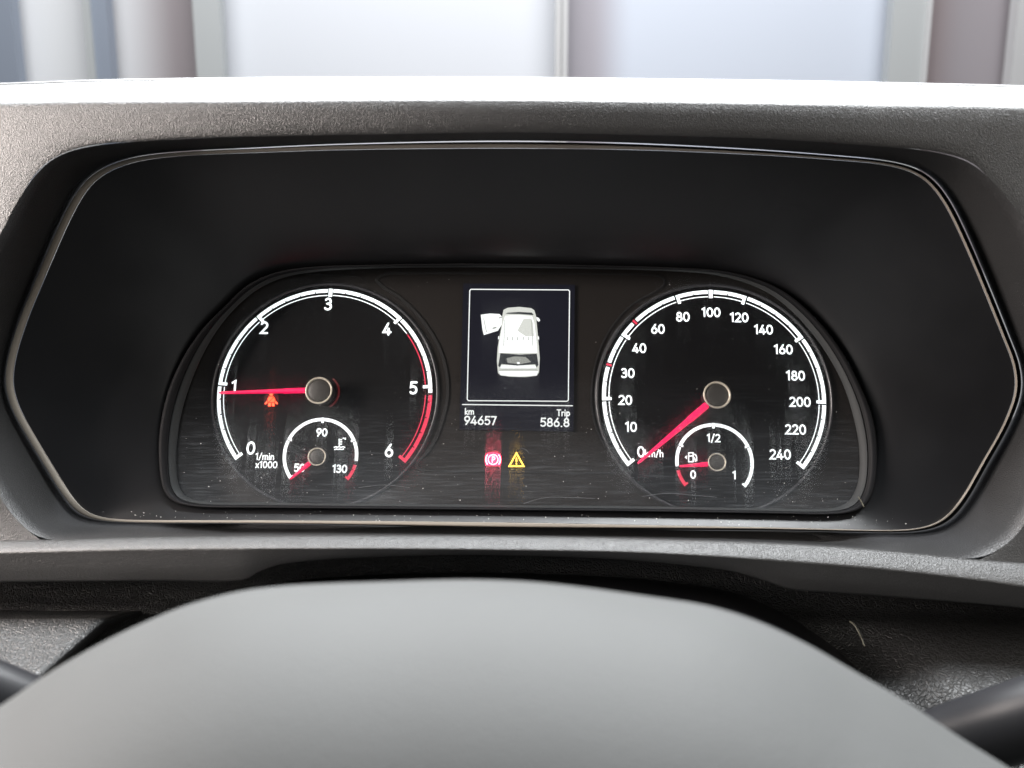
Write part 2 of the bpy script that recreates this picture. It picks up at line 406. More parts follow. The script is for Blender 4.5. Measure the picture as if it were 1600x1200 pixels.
# ---------------- tachometer
tach, c, R = dialset('tachometer', 'round rev counter with white numbers 0 to 6 and red zone', (507, 615), 170.5, None, 0, clus, None)
print('tach R', R, 'top', )
disc('dial_disc', c, R * 1.045, 0.0002, 'dial', tach)
loftR = lambda rr, d, c=c: [pl(c[0] + rr * math.sin(2 * math.pi * k / 120), c[1] + rr * math.cos(2 * math.pi * k / 120), d) for k in range(120)]
def dial_ring(c, R, parent):
    q = lambda rr, d: [pl(c[0] + rr * math.sin(2 * math.pi * k / 120), c[1] + rr * math.cos(2 * math.pi * k / 120), d) for k in range(120)]
    loft('dial_ring', [q(R * 1.035, 0.0002), q(R * 1.040, 0.0013), q(R * 1.052, 0.0016), q(R * 1.060, 0.0012), q(R * 1.068, 0.0001)], 'ring', parent)
dial_ring(c, R, tach)
D = 42.7
for k in range(6):
    a0, a1 = (k - 3) * D, (k - 2) * D
    nt_ = [a0 + D * i / 5 for i in range(1, 5)]
    if k < 4: scale_segment(c, R, a0, a1, -1 if k < 3 else 1, nt_, 'white', tach)
    elif k == 4:
        scale_segment(c, R, a0, a1, 1, nt_, 'white', tach, redthin=a0 + D * .22)
        f = Flat(.0004); f.arcband(c, R * .934, R * .9425, a0 + D * .24, a1 - 1.2); f.build('scale_segment', 'red', tach)
    else:
        f = Flat(.0004); f.arcband(c, R * .965, R, a0 + 1.1, a0 + 3.4); f.build('scale_tick', 'white', tach)
        scale_segment(c, R, a0 + 3.2, a1, 1, nt_, 'red', tach)
f = Flat(.0004); f.arcband(c, R * .925, R * 1.004, -1.05, 1.05); f.build('scale_tick', 'white', tach)
for t, x, y in (('0', 392, 700), ('1', 366, 604), ('2', 413, 512), ('3', 513, 475), ('4', 605, 514), ('5', 646, 606), ('6', 608, 704)):
    text(t, x, y, 20.5, 'white', tach, wt=.16)
text('1/min', 414, 713.2, 10.8, 'white', tach, name='unit_text', wt=.16)
text('x1000', 416.5, 726, 10.8, 'white', tach, name='unit_text', wt=.16)
hc = uv(at(498, 610, .0118)); hub(hc, 21.8 * PX * .97, tach)
tip = uv(at(342, 613.5, .0085)); st = uv(at(498, 609, .0085))
needle(st, tip, 8.5 * PX, 4.2 * PX, tach, start=20 * PX)

# ---------------- speedometer
spd, c2, R2 = dialset('speedometer', 'round speedometer with white numbers 0 to 240 and its needle at zero', (1114.5, 621), 172, None, 0, clus, None)
disc('dial_disc', c2, R2 * 1.045, 0.0002, 'dial', spd); dial_ring(c2, R2, spd)
ang = lambda v: (-128.5 + v * 1.845) if v <= 40 else (-54.7 + (v - 40) * .9117 if v <= 100 else (v - 100) * .918)
for a, b, ft, ns in ((0, 20, -1, (5, 10, 15)), (20, 40, -1, (25, 30, 35)), (40, 80, -1, (50, 60, 70)), (80, 100, -1, (90,)), (100, 120, 1, (110,)), (120, 160, 1, (130, 140, 150)), (160, 200, 1, (170, 180, 190)), (200, 240, 1, (210, 220, 230))):
    scale_segment(c2, R2, ang(a), ang(b), ft, [ang(q) for q in ns], 'white', spd)
f = Flat(.0004); f.arcband(c2, R2 * .925, R2 * 1.004, -1.05, 1.05); f.build('scale_tick', 'white', spd)
for v_ in (30, 50):
    f = Flat(.0010); f.arcband(c2, R2 * .955, R2 * 1.004, ang(v_) - 1.3, ang(v_) + 1.3); f.build('scale_gap', 'groove', spd)
    f = Flat(.0012); f.arcband(c2, R2 * .955, R2 * 1.004, ang(v_) - .55, ang(v_) + .55); f.build('scale_tick', 'red', spd)
for t, x, y in (('10', 986, 667), ('20', 977, 625), ('30', 981, 583), ('40', 999, 544), ('60', 1028, 514), ('80', 1067, 495), ('100', 1111, 488), ('120', 1155, 496), ('140', 1193, 515),
                ('160', 1224, 546), ('180', 1243, 587), ('200', 1250, 628), ('220', 1243, 671), ('240', 1219, 710), ('0', 1001.5, 706)):
    text(t, x, y, 15.5 if t != '0' else 17, 'white', spd, wt=.165)
text('km/h', 1022, 708.5, 11, 'white', spd, name='unit_text', wt=.16)
hc = uv(at(1120.5, 617, .0118)); hub(hc, 21.5 * PX * .97, spd)
tip = uv(at(996.5, 724, .0085)); st = uv(at(1121, 619, .0085))
needle(st, tip, 10.5 * PX, 4.0 * PX, spd, start=21 * PX)

# ---------------- temperature gauge
tmp, c3, R3 = dialset('temperature_gauge', 'small gauge marked 50, 90 and 130 inside the rev counter', (501, 712), 59, None, 0, clus, None)
fk = dict(thin=False, th=.085, gapdeg=1.6)
def small(c, R, parent, redside):
    scale_a = [(-128, -64, -1), (-64, 0, -1), (0, 64, 1), (64, 128, 1)]
    for a0, a1, ft in scale_a:
        n3 = [a0 + 16 * i for i in (1, 2, 3)]
        if redside == 1 and a0 == 64:
            scale_segment(c, R, 64, 100, 0, [n for n in n3 if n < 98], 'white', parent, **fk); scale_segment(c, R, 101, 128, 1, [112], 'red', parent, **fk)
        elif redside == -1 and a1 == -64:
            scale_segment(c, R, -100, -64, 0, [n for n in n3 if n > -98], 'white', parent, **fk); scale_segment(c, R, -128, -101, -1, [], 'red', parent, **fk)
        else:
            scale_segment(c, R, a0, a1, ft, n3, 'white', parent, **fk)
    f = Flat(.0004)
    f.arcband(c, R * .865, R * 1.01, -2.0, 2.0)
    f.build('scale_tick', 'white', parent)
small(c3, R3, tmp, 1)
text('90', 503, 675.5, 12.5, 'white', tmp, wt=.19); text('50', 468, 731, 12.5, 'white', tmp, wt=.19); text('130', 531, 732.5, 12.5, 'white', tmp, wt=.19)
def icon(strokes, polys, ox, oy, sc, m, parent, name, wt, d=.0006, closed=()):
    fl = Flat(d)
    q = lambda p: uv(at(ox + p[0] * sc, oy + p[1] * sc, d))
    for i, s_ in enumerate(strokes): fl.ribbon([q(p) for p in s_], wt * PX, closed=(i in closed))
    for p_ in polys: fl.poly([q(p) for p in p_])
    return fl.build(name, m, parent)
icon([[(-1, -8), (-1, 4)], [(0, -7), (3, -7)], [(0, -3.5), (3, -3.5)], [(0, 0), (3, 0)],
      [(-9, 5), (-6, 4), (-4, 5), (-1, 4), (2, 5), (5, 4), (8, 5)], [(-8, 8.5), (-5, 7.5), (-3, 8.5), (0, 7.5), (3, 8.5), (6, 7.5)], [(5, -9), (6, -9.6)], [(9, -9.6), (7.6, -8.4), (9, -7.4)]], [],
     531, 694, 1.0, 'white', tmp, 'temperature_symbol', 1.6)
hc = uv(at(495, 713.5, .0105)); hub(hc, 14.3 * PX * .97, tmp, d1=.0105)
needle(uv(at(495, 714, .0080)), uv(at(453, 748.5, .0080)), 7.0 * PX, 3.0 * PX, tmp, d=.0080, start=14 * PX)

# ---------------- fuel gauge
fuel, c4, R4 = dialset('fuel_gauge', 'small gauge marked 0, 1/2 and 1 inside the speedometer', (1116, 722), 59.5, None, 0, clus, None)
small(c4, R4, fuel, -1)
text('1/2', 1115, 684.5, 12.5, 'white', fuel, wt=.17); text('0', 1083, 741.5, 12.5, 'white', fuel, wt=.19); text('1', 1147.5, 742.5, 12.5, 'white', fuel, wt=.19)
icon([[(-4, -7), (3, -7), (3, 7), (-4, 7)], [(-3, -2), (2, -2)], [(4, -5), (7, -4), (8.5, 0), (8.5, 5), (6.5, 6), (5.5, 2), (4, 0)]], [[(-10.5, 0), (-6.5, -3.2), (-6.5, 3.2)]],
     1080, 714.5, 1.0, 'white', fuel, 'fuel_pump_symbol', 1.8, closed=(0,))
hc = uv(at(1120.5, 722, .0105)); hub(hc, 14.0 * PX * .97, fuel, d1=.0105)
needle(uv(at(1121, 724, .0080)), uv(at(1062, 728.5, .0080)), 7.0 * PX, 3.0 * PX, fuel, d=.0080, start=14 * PX)

# ---------------- centre field: groove, display, warning lamps
def groove(pts, wpx, name='panel_groove'):
    P = catmull(pts, 8, closed=False); n = len(P)
    lo, hi, v, f = [], [], [], []
    for i in range(n):
        a = P[max(i - 1, 0)]; b = P[min(i + 1, n - 1)]; t = b - a; t = t / np.linalg.norm(t); nn = np.array([-t[1], t[0]]); q = P[i]
        for s_, d_ in ((-.5, .0002), (-.42, .0007), (.42, .0007), (.5, .0002)): v.append(at(q[0] + nn[0] * wpx * s_, q[1] + nn[1] * wpx * s_, d_))
    for i in range(n - 1):
        for k in range(3): f.append((i * 4 + k, i * 4 + k + 1, i * 4 + 5 + k, i * 4 + 4 + k))
    return mesh(name, v, f, 'groove', clus)
groove([(750, 427), (640, 427), (600, 429), (589, 437), (597, 447), (625, 465), (662, 503), (687, 545), (698, 585), (699, 620), (693, 650), (683, 680), (668, 706), (652, 722), (652, 731), (664, 735)], 5)
groove([(750, 427), (900, 428), (1025, 431), (1037, 436), (1036, 447), (990, 474), (958, 508), (937, 547), (926, 592), (925, 640), (936, 680), (952, 706), (966, 722), (960, 735)], 2.4)
groove([(664, 735), (740, 737), (810, 738), (960, 739)], 1.5)
groove([(470, 428), (520, 430), (566, 435), (567, 441)], 1.2)

disp = slab('display', [at(724, 443, .0012), at(898, 445, .0012), at(896, 674, .0012), at(718, 671, .0012)][::-1], .0011, 'screen', clus)
disp['label'] = 'dark screen showing a white van with one door open, km and trip figures'
fl = Flat(.0016)
q = lambda x, y, d=.0016: uv(at(x, y, d))
fl.ribbon([q(736, 452), q(888, 453), q(890, 455), q(888, 625), (q(886, 627)), q(732, 626), q(730, 624), q(734, 454)], 1.5 * PX, closed=True)
fl.build('screen_frame_line', 'white_s', disp)
fl = Flat(.0016); fl.ribbon([q(722, 632), q(895, 634)], 1.6 * PX, cap=False); fl.build('screen_divider_line', 'white_s', disp)
for t, x, y, h, wt in (('km', 733.5, 643, 10, .18), ('94657', 750.5, 657, 14, .17), ('Trip', 880.5, 645, 10.5, .18), ('586.8', 867, 660, 14, .17)):
    text(t, x, y, h, 'white_s', disp, name='screen_text', wt=wt, d=.0016, sx=1.08 if len(t) > 4 else 1.0)
zz = lambda pts, d=.0016: [uv(at(700 + x / 4.614, 430 + y / 4.614, d)) for x, y in pts]
def vpoly(name, polys, m, d=.0016):
    fl = Flat(d)
    for p_ in polys: fl.poly(zz(p_, d)[::-1])
    return fl.build(name, m, disp)
vpoly('van_outline', [[(400, 250), (430, 235), (515, 228), (600, 238), (622, 252), (634, 290), (645, 400), (655, 520), (662, 600), (656, 700), (640, 725), (560, 735), (450, 732), (378, 722), (360, 705), (352, 620), (358, 520), (372, 440), (385, 370), (392, 290)]], 'white_g')
vpoly('van_roof', [[(412, 292), (515, 288), (606, 295), (622, 340), (634, 440), (645, 560), (365, 560), (372, 470), (395, 350)]], 'white_s', .0018)
vpoly('van_roof_shade', [[(545, 315), (600, 312), (612, 345), (620, 440), (560, 440), (500, 400)]], 'white_g', .0020)
vpoly('van_glass', [[(415, 278), (430, 270), (515, 265), (605, 270), (618, 288), (515, 280)], [(378, 562), (515, 572), (640, 566), (652, 645), (640, 664), (628, 642), (500, 652), (385, 640), (376, 662), (362, 655)]], 'screen_dark', .0020)
vpoly('van_rear_glass_tint', [[(420, 600), (480, 585), (560, 590), (600, 625), (520, 642), (430, 632)]], 'white_d', .00215)
vpoly('van_emblem', [[(495, 628), (515, 625), (518, 638), (500, 642)]], 'white_s', .0023)
vpoly('van_bumper', [[(380, 650), (630, 650), (636, 672), (378, 672)], [(366, 690), (650, 690), (640, 722), (515, 730), (380, 722)]], 'white_s', .0018)
vpoly('van_lines', [[(378, 676), (642, 676), (640, 680), (378, 680)], [(370, 686), (646, 686), (646, 689), (370, 689)], [(408, 320), (411, 320), (404, 510), (400, 510)], [(600, 320), (603, 320), (614, 510), (610, 510)]] +
      [[(x, 445), (x + 5, 445), (x + 4, 470), (x - 1, 470)] for x in (428, 462, 500, 540, 580)], 'white_d', .0022)
vpoly('van_open_door', [[(236, 285), (300, 276), (372, 280), (390, 300), (386, 360), (360, 400), (258, 432), (248, 390)]], 'white_s', .0017)
vpoly('van_door_lines', [[(255, 310), (259, 310), (280, 410), (276, 412)], [(318, 380), (345, 372), (352, 380), (325, 388)], [(366, 305), (388, 300), (390, 306), (368, 312)]], 'white_d', .0019)
vpoly('van_mirror', [[(636, 300), (655, 308), (665, 325), (655, 336), (640, 325)], [(362, 440), (370, 438), (368, 462), (360, 462)], [(648, 440), (655, 440), (657, 464), (650, 464)]], 'white_s', .0017)

# parking brake lamp
pk = bpy.data.objects.new('parking_brake_lamp', None); link(pk, clus); pk.location = at(770.5, 718) - O; pk['label'] = 'lit parking brake sign with a P, glowing red'
def circ(px, py, r, a0=0, a1=360, n=24, d=.0012): 
    return [uv(at(px + r * math.sin(rad(a0 + (a1 - a0) * i / n)), py - r * math.cos(rad(a0 + (a1 - a0) * i / n)), d)) for i in range(n + (a1 - a0 != 360))]
fl = Flat(.0012); fl.ribbon(circ(770.5, 718, 7.6), 1.6 * PX, closed=True)
fl.ribbon(circ(770.5, 718, 11.4, 52, 128), 1.9 * PX); fl.ribbon(circ(770.5, 718, 11.4, 232, 308), 1.9 * PX)
fl.build('lamp_ring', 'lamp_white', pk)
text('P', 771, 718, 9.5, 'lamp_white', pk, name='lamp_letter', wt=.17, d=.0012)
fl = Flat(.0008); fl.poly([uv(at(x, y, .0008)) for x, y in ((758, 712), (760, 709), (766, 706.5), (775, 706.5), (781, 709), (783, 712), (783, 724), (781, 728), (760, 728), (758, 724))][::-1]); fl.build('lamp_glow', 'glow_red', pk)  # emissive patch painting the red glow around the brake sign
# amber triangle
tr = icon([[(0, -10.5), (11.3, 10), (-11.3, 10)], [(0, -2.6), (0, 2.8)], [(0, 6.0), (0, 6.4)]], [], 807, 718.5, 1.0, 'lamp_amber', clus, 'warning_triangle_lamp', 2.0, d=.0010, closed=(0,))
tr['label'] = 'lit yellow warning triangle with exclamation mark'
# seat belt lamp
sb = icon([[(-3.2, 3.6), (3.6, -5.2)]], [[(-3.6, -4.6), (3.6, -4.6), (5.6, -1), (5.0, 2.4), (3.4, 3.4), (-3.4, 3.4), (-5.0, 2.4), (-5.6, -1)], [(-4.4, 4.6), (-.7, 4.6), (-1.0, 9.6), (-4.8, 9.6)], [(4.4, 4.6), (.7, 4.6), (1.0, 9.6), (4.8, 9.6)],
        [(-10, 6), (-6.2, 1.2), (-5.6, 4.8), (-9, 7)], [(10, 6), (6.2, 1.2), (5.6, 4.8), (9, 7)], [(2.5 * math.cos(a * .785), -7.9 + 2.5 * math.sin(a * .785)) for a in range(8)]], 424, 624.5, 1.05, 'lamp_belt', tach, 'seat_belt_symbol', .1, d=.0012)
icon([[(-3.6, 3.4), (4.2, -4.6)]], [], 424, 624.5, 1.05, 'groove', tach, 'belt_line', 1.1, d=.0016)
for rr_, mm_, dd_ in ((8.5, 'glow_a', .0008), (12.5, 'glow_b', .0006)):
    disc('lamp_halo', uv(at(424, 624, dd_)), rr_ * PX, dd_, mm_, tach, seg=24)  # emissive discs painting the red halo around the belt symbol
f = Flat(.0006); f.arcband(uv(at(504, 613)), 25 * PX, 28 * PX, 35, 150); f.build('painted_needle_glow', 'glow_a', tach)  # emissive arc painting the needle's red light on the dial

# ---------------- clear lens with fine horizontal wiping scratches and dust haze, with light from above painted into it
def lens_material():
    m = bpy.data.materials.new('scratched_clear_lens'); m.use_nodes = True; nt = m.node_tree; nt.nodes.clear(); L = nt.links.new
    nd = lambda t: nt.nodes.new(t)
    out = nd('ShaderNodeOutputMaterial'); tc = nd('ShaderNodeTexCoord')
    def stretched(sc, scale, detail=3):
        mp = nd('ShaderNodeMapping'); mp.inputs['Scale'].default_value = sc; L(tc.outputs['Object'], mp.inputs[0])
        n = nd('ShaderNodeTexNoise'); n.inputs['Scale'].default_value = scale; n.inputs['Detail'].default_value = detail; L(mp.outputs[0], n.inputs['Vector']); return n
    fine = stretched((.035, 1, 1), 1500, 4)
    broad = stretched((.3, 1, 1), 45, 3)
    ramp = nd('ShaderNodeMapRange'); ramp.inputs[1].default_value = .50; ramp.inputs[2].default_value = .72; L(fine.outputs['Fac'], ramp.inputs[0])
    rb = nd('ShaderNodeMapRange'); rb.inputs[1].default_value = .35; rb.inputs[2].default_value = .7; rb.inputs[3].default_value = .55; rb.inputs[4].default_value = 1.25; L(broad.outputs['Fac'], rb.inputs[0])
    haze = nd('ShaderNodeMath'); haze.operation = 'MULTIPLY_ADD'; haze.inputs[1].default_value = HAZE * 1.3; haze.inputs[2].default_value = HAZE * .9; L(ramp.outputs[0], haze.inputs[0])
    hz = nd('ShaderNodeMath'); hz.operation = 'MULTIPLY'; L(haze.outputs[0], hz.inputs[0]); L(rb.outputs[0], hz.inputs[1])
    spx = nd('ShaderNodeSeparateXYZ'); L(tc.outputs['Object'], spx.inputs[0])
    low = nd('ShaderNodeMapRange'); low.interpolation_type = 'SMOOTHSTEP'; low.inputs[1].default_value = .022; low.inputs[2].default_value = -.062; low.inputs[3].default_value = .05; low.inputs[4].default_value = 2.0; L(spx.outputs[2], low.inputs[0])  # haze raised to the bottom, painting the light that falls below the hood
    hz_lit = nd('ShaderNodeMath'); hz_lit.operation = 'MULTIPLY'; L(hz.outputs[0], hz_lit.inputs[0]); L(low.outputs[0], hz_lit.inputs[1])
    lowr = nd('ShaderNodeMapRange'); lowr.interpolation_type = 'SMOOTHSTEP'; lowr.inputs[1].default_value = .05; lowr.inputs[2].default_value = -.045; lowr.inputs[3].default_value = .03; lowr.inputs[4].default_value = .27; L(spx.outputs[2], lowr.inputs[0])
    micro = stretched((.02, 1, 1), 11000, 1)
    tl_ = nd('ShaderNodeMapRange'); tl_.clamp = False; tl_.inputs[1].default_value = 0; tl_.inputs[2].default_value = 1; tl_.inputs[3].default_value = -4.5; tl_.inputs[4].default_value = 4.5; L(micro.outputs['Fac'], tl_.inputs[0])
    sc_ = nd('ShaderNodeVectorMath'); sc_.operation = 'SCALE'; sc_.inputs[0].default_value = E2; L(tl_.outputs[0], sc_.inputs['Scale'])
    ad_ = nd('ShaderNodeVectorMath'); ad_.operation = 'ADD'; ge_ = nd('ShaderNodeNewGeometry'); L(ge_.outputs['Incoming'], ad_.inputs[1]); L(sc_.outputs[0], ad_.inputs[0])
    bp = nd('ShaderNodeVectorMath'); bp.operation = 'NORMALIZE'; L(ad_.outputs[0], bp.inputs[0])
    tr = nd('ShaderNodeBsdfTransparent'); tr.inputs[0].default_value = (.97, .97, .97, 1)
    rf = nd('ShaderNodeBsdfRefraction'); rf.inputs['IOR'].default_value = 2.0; rf.inputs['Roughness'].default_value = .12; L(bp.outputs[0], rf.inputs['Normal'])
    m1 = nd('ShaderNodeMixShader'); L(lowr.outputs[0], m1.inputs[0]); L(tr.outputs[0], m1.inputs[1]); L(rf.outputs[0], m1.inputs[2])
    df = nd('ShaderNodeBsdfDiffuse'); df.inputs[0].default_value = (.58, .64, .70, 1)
    m2 = nd('ShaderNodeMixShader'); L(hz_lit.outputs[0], m2.inputs[0]); L(m1.outputs[0], m2.inputs[1]); L(df.outputs[0], m2.inputs[2])
    gl = nd('ShaderNodeBsdfGlossy'); gl.inputs['Roughness'].default_value = .08
    m3 = nd('ShaderNodeMixShader'); m3.inputs[0].default_value = .03; L(m2.outputs[0], m3.inputs[1]); L(gl.outputs[0], m3.inputs[2])
    L(m3.outputs[0], out.inputs[0]); return m
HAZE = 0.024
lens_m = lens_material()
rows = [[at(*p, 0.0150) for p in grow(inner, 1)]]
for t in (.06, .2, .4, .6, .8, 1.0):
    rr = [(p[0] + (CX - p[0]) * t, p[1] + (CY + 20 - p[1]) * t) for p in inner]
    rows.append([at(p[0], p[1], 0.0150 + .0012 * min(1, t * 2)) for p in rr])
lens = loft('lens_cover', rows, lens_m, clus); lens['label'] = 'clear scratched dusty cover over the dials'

for pts in ([(818, 787), (840, 780), (862, 777), (930, 779)], [(1003, 776), (1040, 771), (1085, 774), (1120, 777)], [(560, 762), (600, 758), (640, 762)], [(812, 700), (822, 703), (826, 708)]):
    P_ = catmull(pts, 6, closed=False)
    tube('scratch', [at(p[0], p[1], .0165) for p in P_], .00009, 'scratch', clus, seg=4)

# ================================================================== binnacle: reveal, hood, ledge
bb = thing('dashboard', 'grained dark grey dashboard with a hood around the cluster and an arched ledge below it', 'dashboard', at(810, 906, .04))
rows = [[at(*p, dT(p[1]) - .006) for p in grow(trim, 1)]]
outer_lip = grow(trim, 9)
rows.append([at(*p, dT(q_[1]) - .007) for p, q_ in zip(lerp(trim, outer_lip, .8), trim)])
loft('seal_gap', rows, 'gap', bb)
rows = []
for t, k in ((0, 0), (.04, .06), (.25, .3), (.5, .55), (.75, .82), (.92, .97), (1.0, 1.0)):
    r = []
    for p, b_ in zip(outer_lip, bout):
        x = p[0] + (b_[0] - p[0]) * t; y = p[1] + (b_[1] - p[1]) * t
        low = (1 if b_[1] > 830 else 0) * min(1, max(0, (b_[0] - 150) / 200)) * min(1, max(0, (1450 - b_[0]) / 150)); kk = k * (1 - low) + low * (k ** 7)
        r.append(at(x, y, (dT(p[1]) - .007) * (1 - kk) + dB(b_[1]) * kk))
    rows.append(r)
loft('reveal', rows, 'grain_wall', bb)
PAIR = [(74,850,-250,860),(50,834,-260,800),(27,813,-270,760),(0,777,-280,720),(-40,690,-300,650),(-62,590,-310,560),(-50,490,-310,450),(-22,408,-312,330),(0,367,-305,250),(32,307,-260,197),(70,257,-120,172),(125,231,40,164),
        (250,219,200,161),(375,214,360,160),(600,210,600,158),(800,207,800,158),(1000,211,1000,160),(1200,217,1200,163),(1367,228,1380,166),(1467,238,1560,169),(1517,254,1720,176),(1550,283,1840,200),(1583,320,1890,255),
        (1610,362,1910,340),(1648,450,1925,450),(1668,560,1930,560),(1662,660,1925,680),(1635,760,1910,780),(1600,820,1890,840),(1583,842,1880,860),(1550,865,1860,880),(1523,878,1840,900)]
PD = catmull(PAIR, 8, closed=False)
def prow(t, dd, outpx=0, uppx=0):
    r = []
    for p in PD:
        oy = p[3] - 4 * max(0, min(1, (400 - p[3]) / 150)); x = p[0] + (p[2] - p[0]) * t; y = p[1] + (oy - p[1]) * t
        v = Vector((p[2] - CX, p[3] - CY)).normalized()
        r.append(at(x + v.x * outpx, y + v.y * outpx - uppx, dB(p[1]) + dd))
    return r
HF = .0042
rows = [prow(0, 0), prow(.02, .0003), prow(.06, .0008), prow(.3, .0012 + HF * .27), prow(.6, .0018 + HF * .57), prow(.90, .0018 + HF * .88), prow(.97, .0014 + HF * .97), prow(1, .0008 + HF),
        prow(1, HF - .0004, 0, 2.0), prow(1, HF - .0035, 0, 9), prow(1, HF - .0085, 0, 18), prow(1, HF - .0135, 0, 26), prow(1, HF - .0175, 0, 29.5), prow(1, HF - .0185, 0, 30.0), prow(1, -.03, 0, 27), prow(1, -.12, 0, 0)]
loft('hood_shell', rows, 'grain', bb, closed=False)

def line(keys, n=90, x0=None, x1=None):
    P = catmull(keys, 12, closed=False); xs = [p[0] for p in P]; ys = [p[1] for p in P]
    X = np.linspace(xs[0], xs[-1], n); return [(x, float(np.interp(x, xs, ys))) for x in X]
led = bb
NL = 200
X0, X1 = -320, 1920
def lk(k): return line(k, NL)
l1 = lk([(X0, 850), (0, 845), (120, 842), (225, 839), (600, 836), (800, 837), (1000, 841), (1225, 849), (1375, 859), (1523, 874), (1600, 880), (X1, 915)])
l2 = lk([(X0, 868), (0, 864), (225, 859), (600, 858), (800, 860), (1000, 864), (1225, 877), (1375, 889), (1500, 903), (1600, 917), (X1, 970)])
l3 = lk([(X0, 912), (0, 909), (225, 908), (360, 908), (385, 905), (400, 896), (431, 884), (487, 876), (600, 870), (737, 867), (925, 872), (1050, 881), (1144, 893), (1194, 907), (1237, 921), (1300, 926), (1375, 931), (1600, 950), (X1, 985)])
rows = [[at(*p, .012) for p in lerp(l1, l2, -.6)], [at(*p, .016) for p in lerp(l1, l2, .1)], [at(*p, .064) for p in lerp(l1, l2, .12)], [at(*p, .0702) for p in lerp(l1, l2, .02)]]
for t, d_ in ((0, .0715), (.12, .0726), (.35, .0740), (.65, .0753), (.90, .0762), (1.0, .0763)): rows.append([at(*p, d_) for p in lerp(l1, l2, t)])
for t, d_ in ((.05, .0760), (.2, .0753), (.5, .0738), (.93, .0714), (.99, .0705), (1.0, .0690)): rows.append([at(*p, d_) for p in lerp(l2, l3, t)])
rows.append([at(p[0], p[1] - 2, .062) for p in l3]); rows.append([at(p[0], p[1] - 4, .0) for p in l3]); 
loft('ledge', rows, 'grain', led, closed=False)
# lower panels under the ledge
rows = []
def sm(t): t = max(0, min(1, t)); return t * t * (3 - 2 * t)
for y, d_ in ((850, .010), (900, .012), (940, .014), (955, .022), (970, .034), (990, .042), (1010, .050), (1030, .056), (1050, .062), (1075, .068), (1100, .072), (1150, .080), (1200, .085), (1400, .09)):
    r_ = []
    for x in np.linspace(-320, 1920, 150):
        k = sm((x - 1400 - (y - 1005) * .8) / 160 + .5)
        r_.append(at(x, y + (x - 800) * .018, d_ - .016 * (1 - k) * sm((y - 940) / 60)))
    rows.append(r_)
loft('lower_panel', rows, 'leather', led, closed=False)
rows = []
for t in np.linspace(0, 1, 9):
    xe = 165 - t * 105; y = 968 + t * 92; d_ = .062 + .034 * t
    rows.append([at(x, y + (0 if x > 0 else x * .02), d_) for x in np.linspace(-320, xe - 3, 30)] + [at(xe, y + 1, d_ - .0015), at(xe + 2, y + 4, d_ - .006), at(xe + 2, y + 14, d_ - .03)])
rows = [[p - N * .03 for p in rows[0]], [p - N * .004 for p in rows[0]]] + rows + [[p - N * .004 - E2 * .002 for p in rows[-1]], [p - N * .03 - E2 * .004 for p in rows[-1]]]
loft('knee_panel', rows, 'leather', led, closed=False)
# steering column shroud inside the arch
col = bb
arch = line([(300, 990), (380, 930), (430, 893), (520, 880), (737, 873), (925, 878), (1050, 888), (1150, 905), (1230, 940), (1330, 1010), (1420, 1090)], 60)
rows = [[at(p[0], p[1] + 26, .028) for p in arch], [at(p[0], p[1] + 22, .031) for p in arch], [at(p[0], p[1] + 26, .04) for p in arch], [at(p[0], p[1] + 60, .075) for p in arch], [at(p[0], p[1] + 140, .11) for p in arch]]
loft('column_shroud', rows, 'smooth', col, closed=False)

# dashboard top beyond the hood
dash = bb
tl = line([(-400, 140), (0, 129), (150, 124), (400, 120.5), (800, 120), (1000, 122), (1200, 124.5), (1600, 133), (2000, 146)], 80)
rows = [[at(p[0], p[1] + 30, .062) for p in tl], [at(p[0], p[1] + 3, .060) for p in tl], [at(p[0], p[1] + .6, .057) for p in tl], [at(*p, .050) for p in tl], [at(p[0], p[1] + 3, -.06) for p in tl], [at(p[0], p[1] + 60, -.3) for p in tl]]
loft('top_pad', rows, 'grain', dash, closed=False)
tube('pad_seam', [at(p[0], p[1] + 2.9, .086) for p in tl], .00016, 'gap', dash)

# ================================================================== steering wheel
wh = thing('steering_wheel', 'out-of-focus grey steering wheel hub cover filling the bottom of the view', 'steering wheel', depth(760, 1250, .16))
sil = line([(-420, 1420), (-250, 1250), (-100, 1160), (0, 1103), (60, 1062), (112, 1030), (187, 990), (262, 957), (300, 943), (375, 924), (450, 915), (600, 909), (740, 906), (850, 911), (1000, 930), (1112, 948), (1187, 972), (1262, 1007), (1337, 1050), (1412, 1094), (1506, 1156), (1581, 1203), (1700, 1290), (1850, 1430)], 120)
rows = [[depth(p[0], p[1] + 150, .27) for p in sil], [depth(p[0], p[1] + 25, .205) for p in sil]]
for t in (0, .006, .02, .05, .1, .18, .3, .45, .65, .85, 1.0):
    zz_ = .178 - .060 * math.sqrt(1 - (1 - t) ** 2) if t < 1 else .118
    rows.append([depth(p[0] + (760 - p[0]) * t * .05, p[1] + (1560 - p[1]) * t, zz_) for p in sil])
rows.append([depth(p[0], 1700, .14) for p in sil])
loft('hub_cover', rows, 'wheel', wh, closed=False)

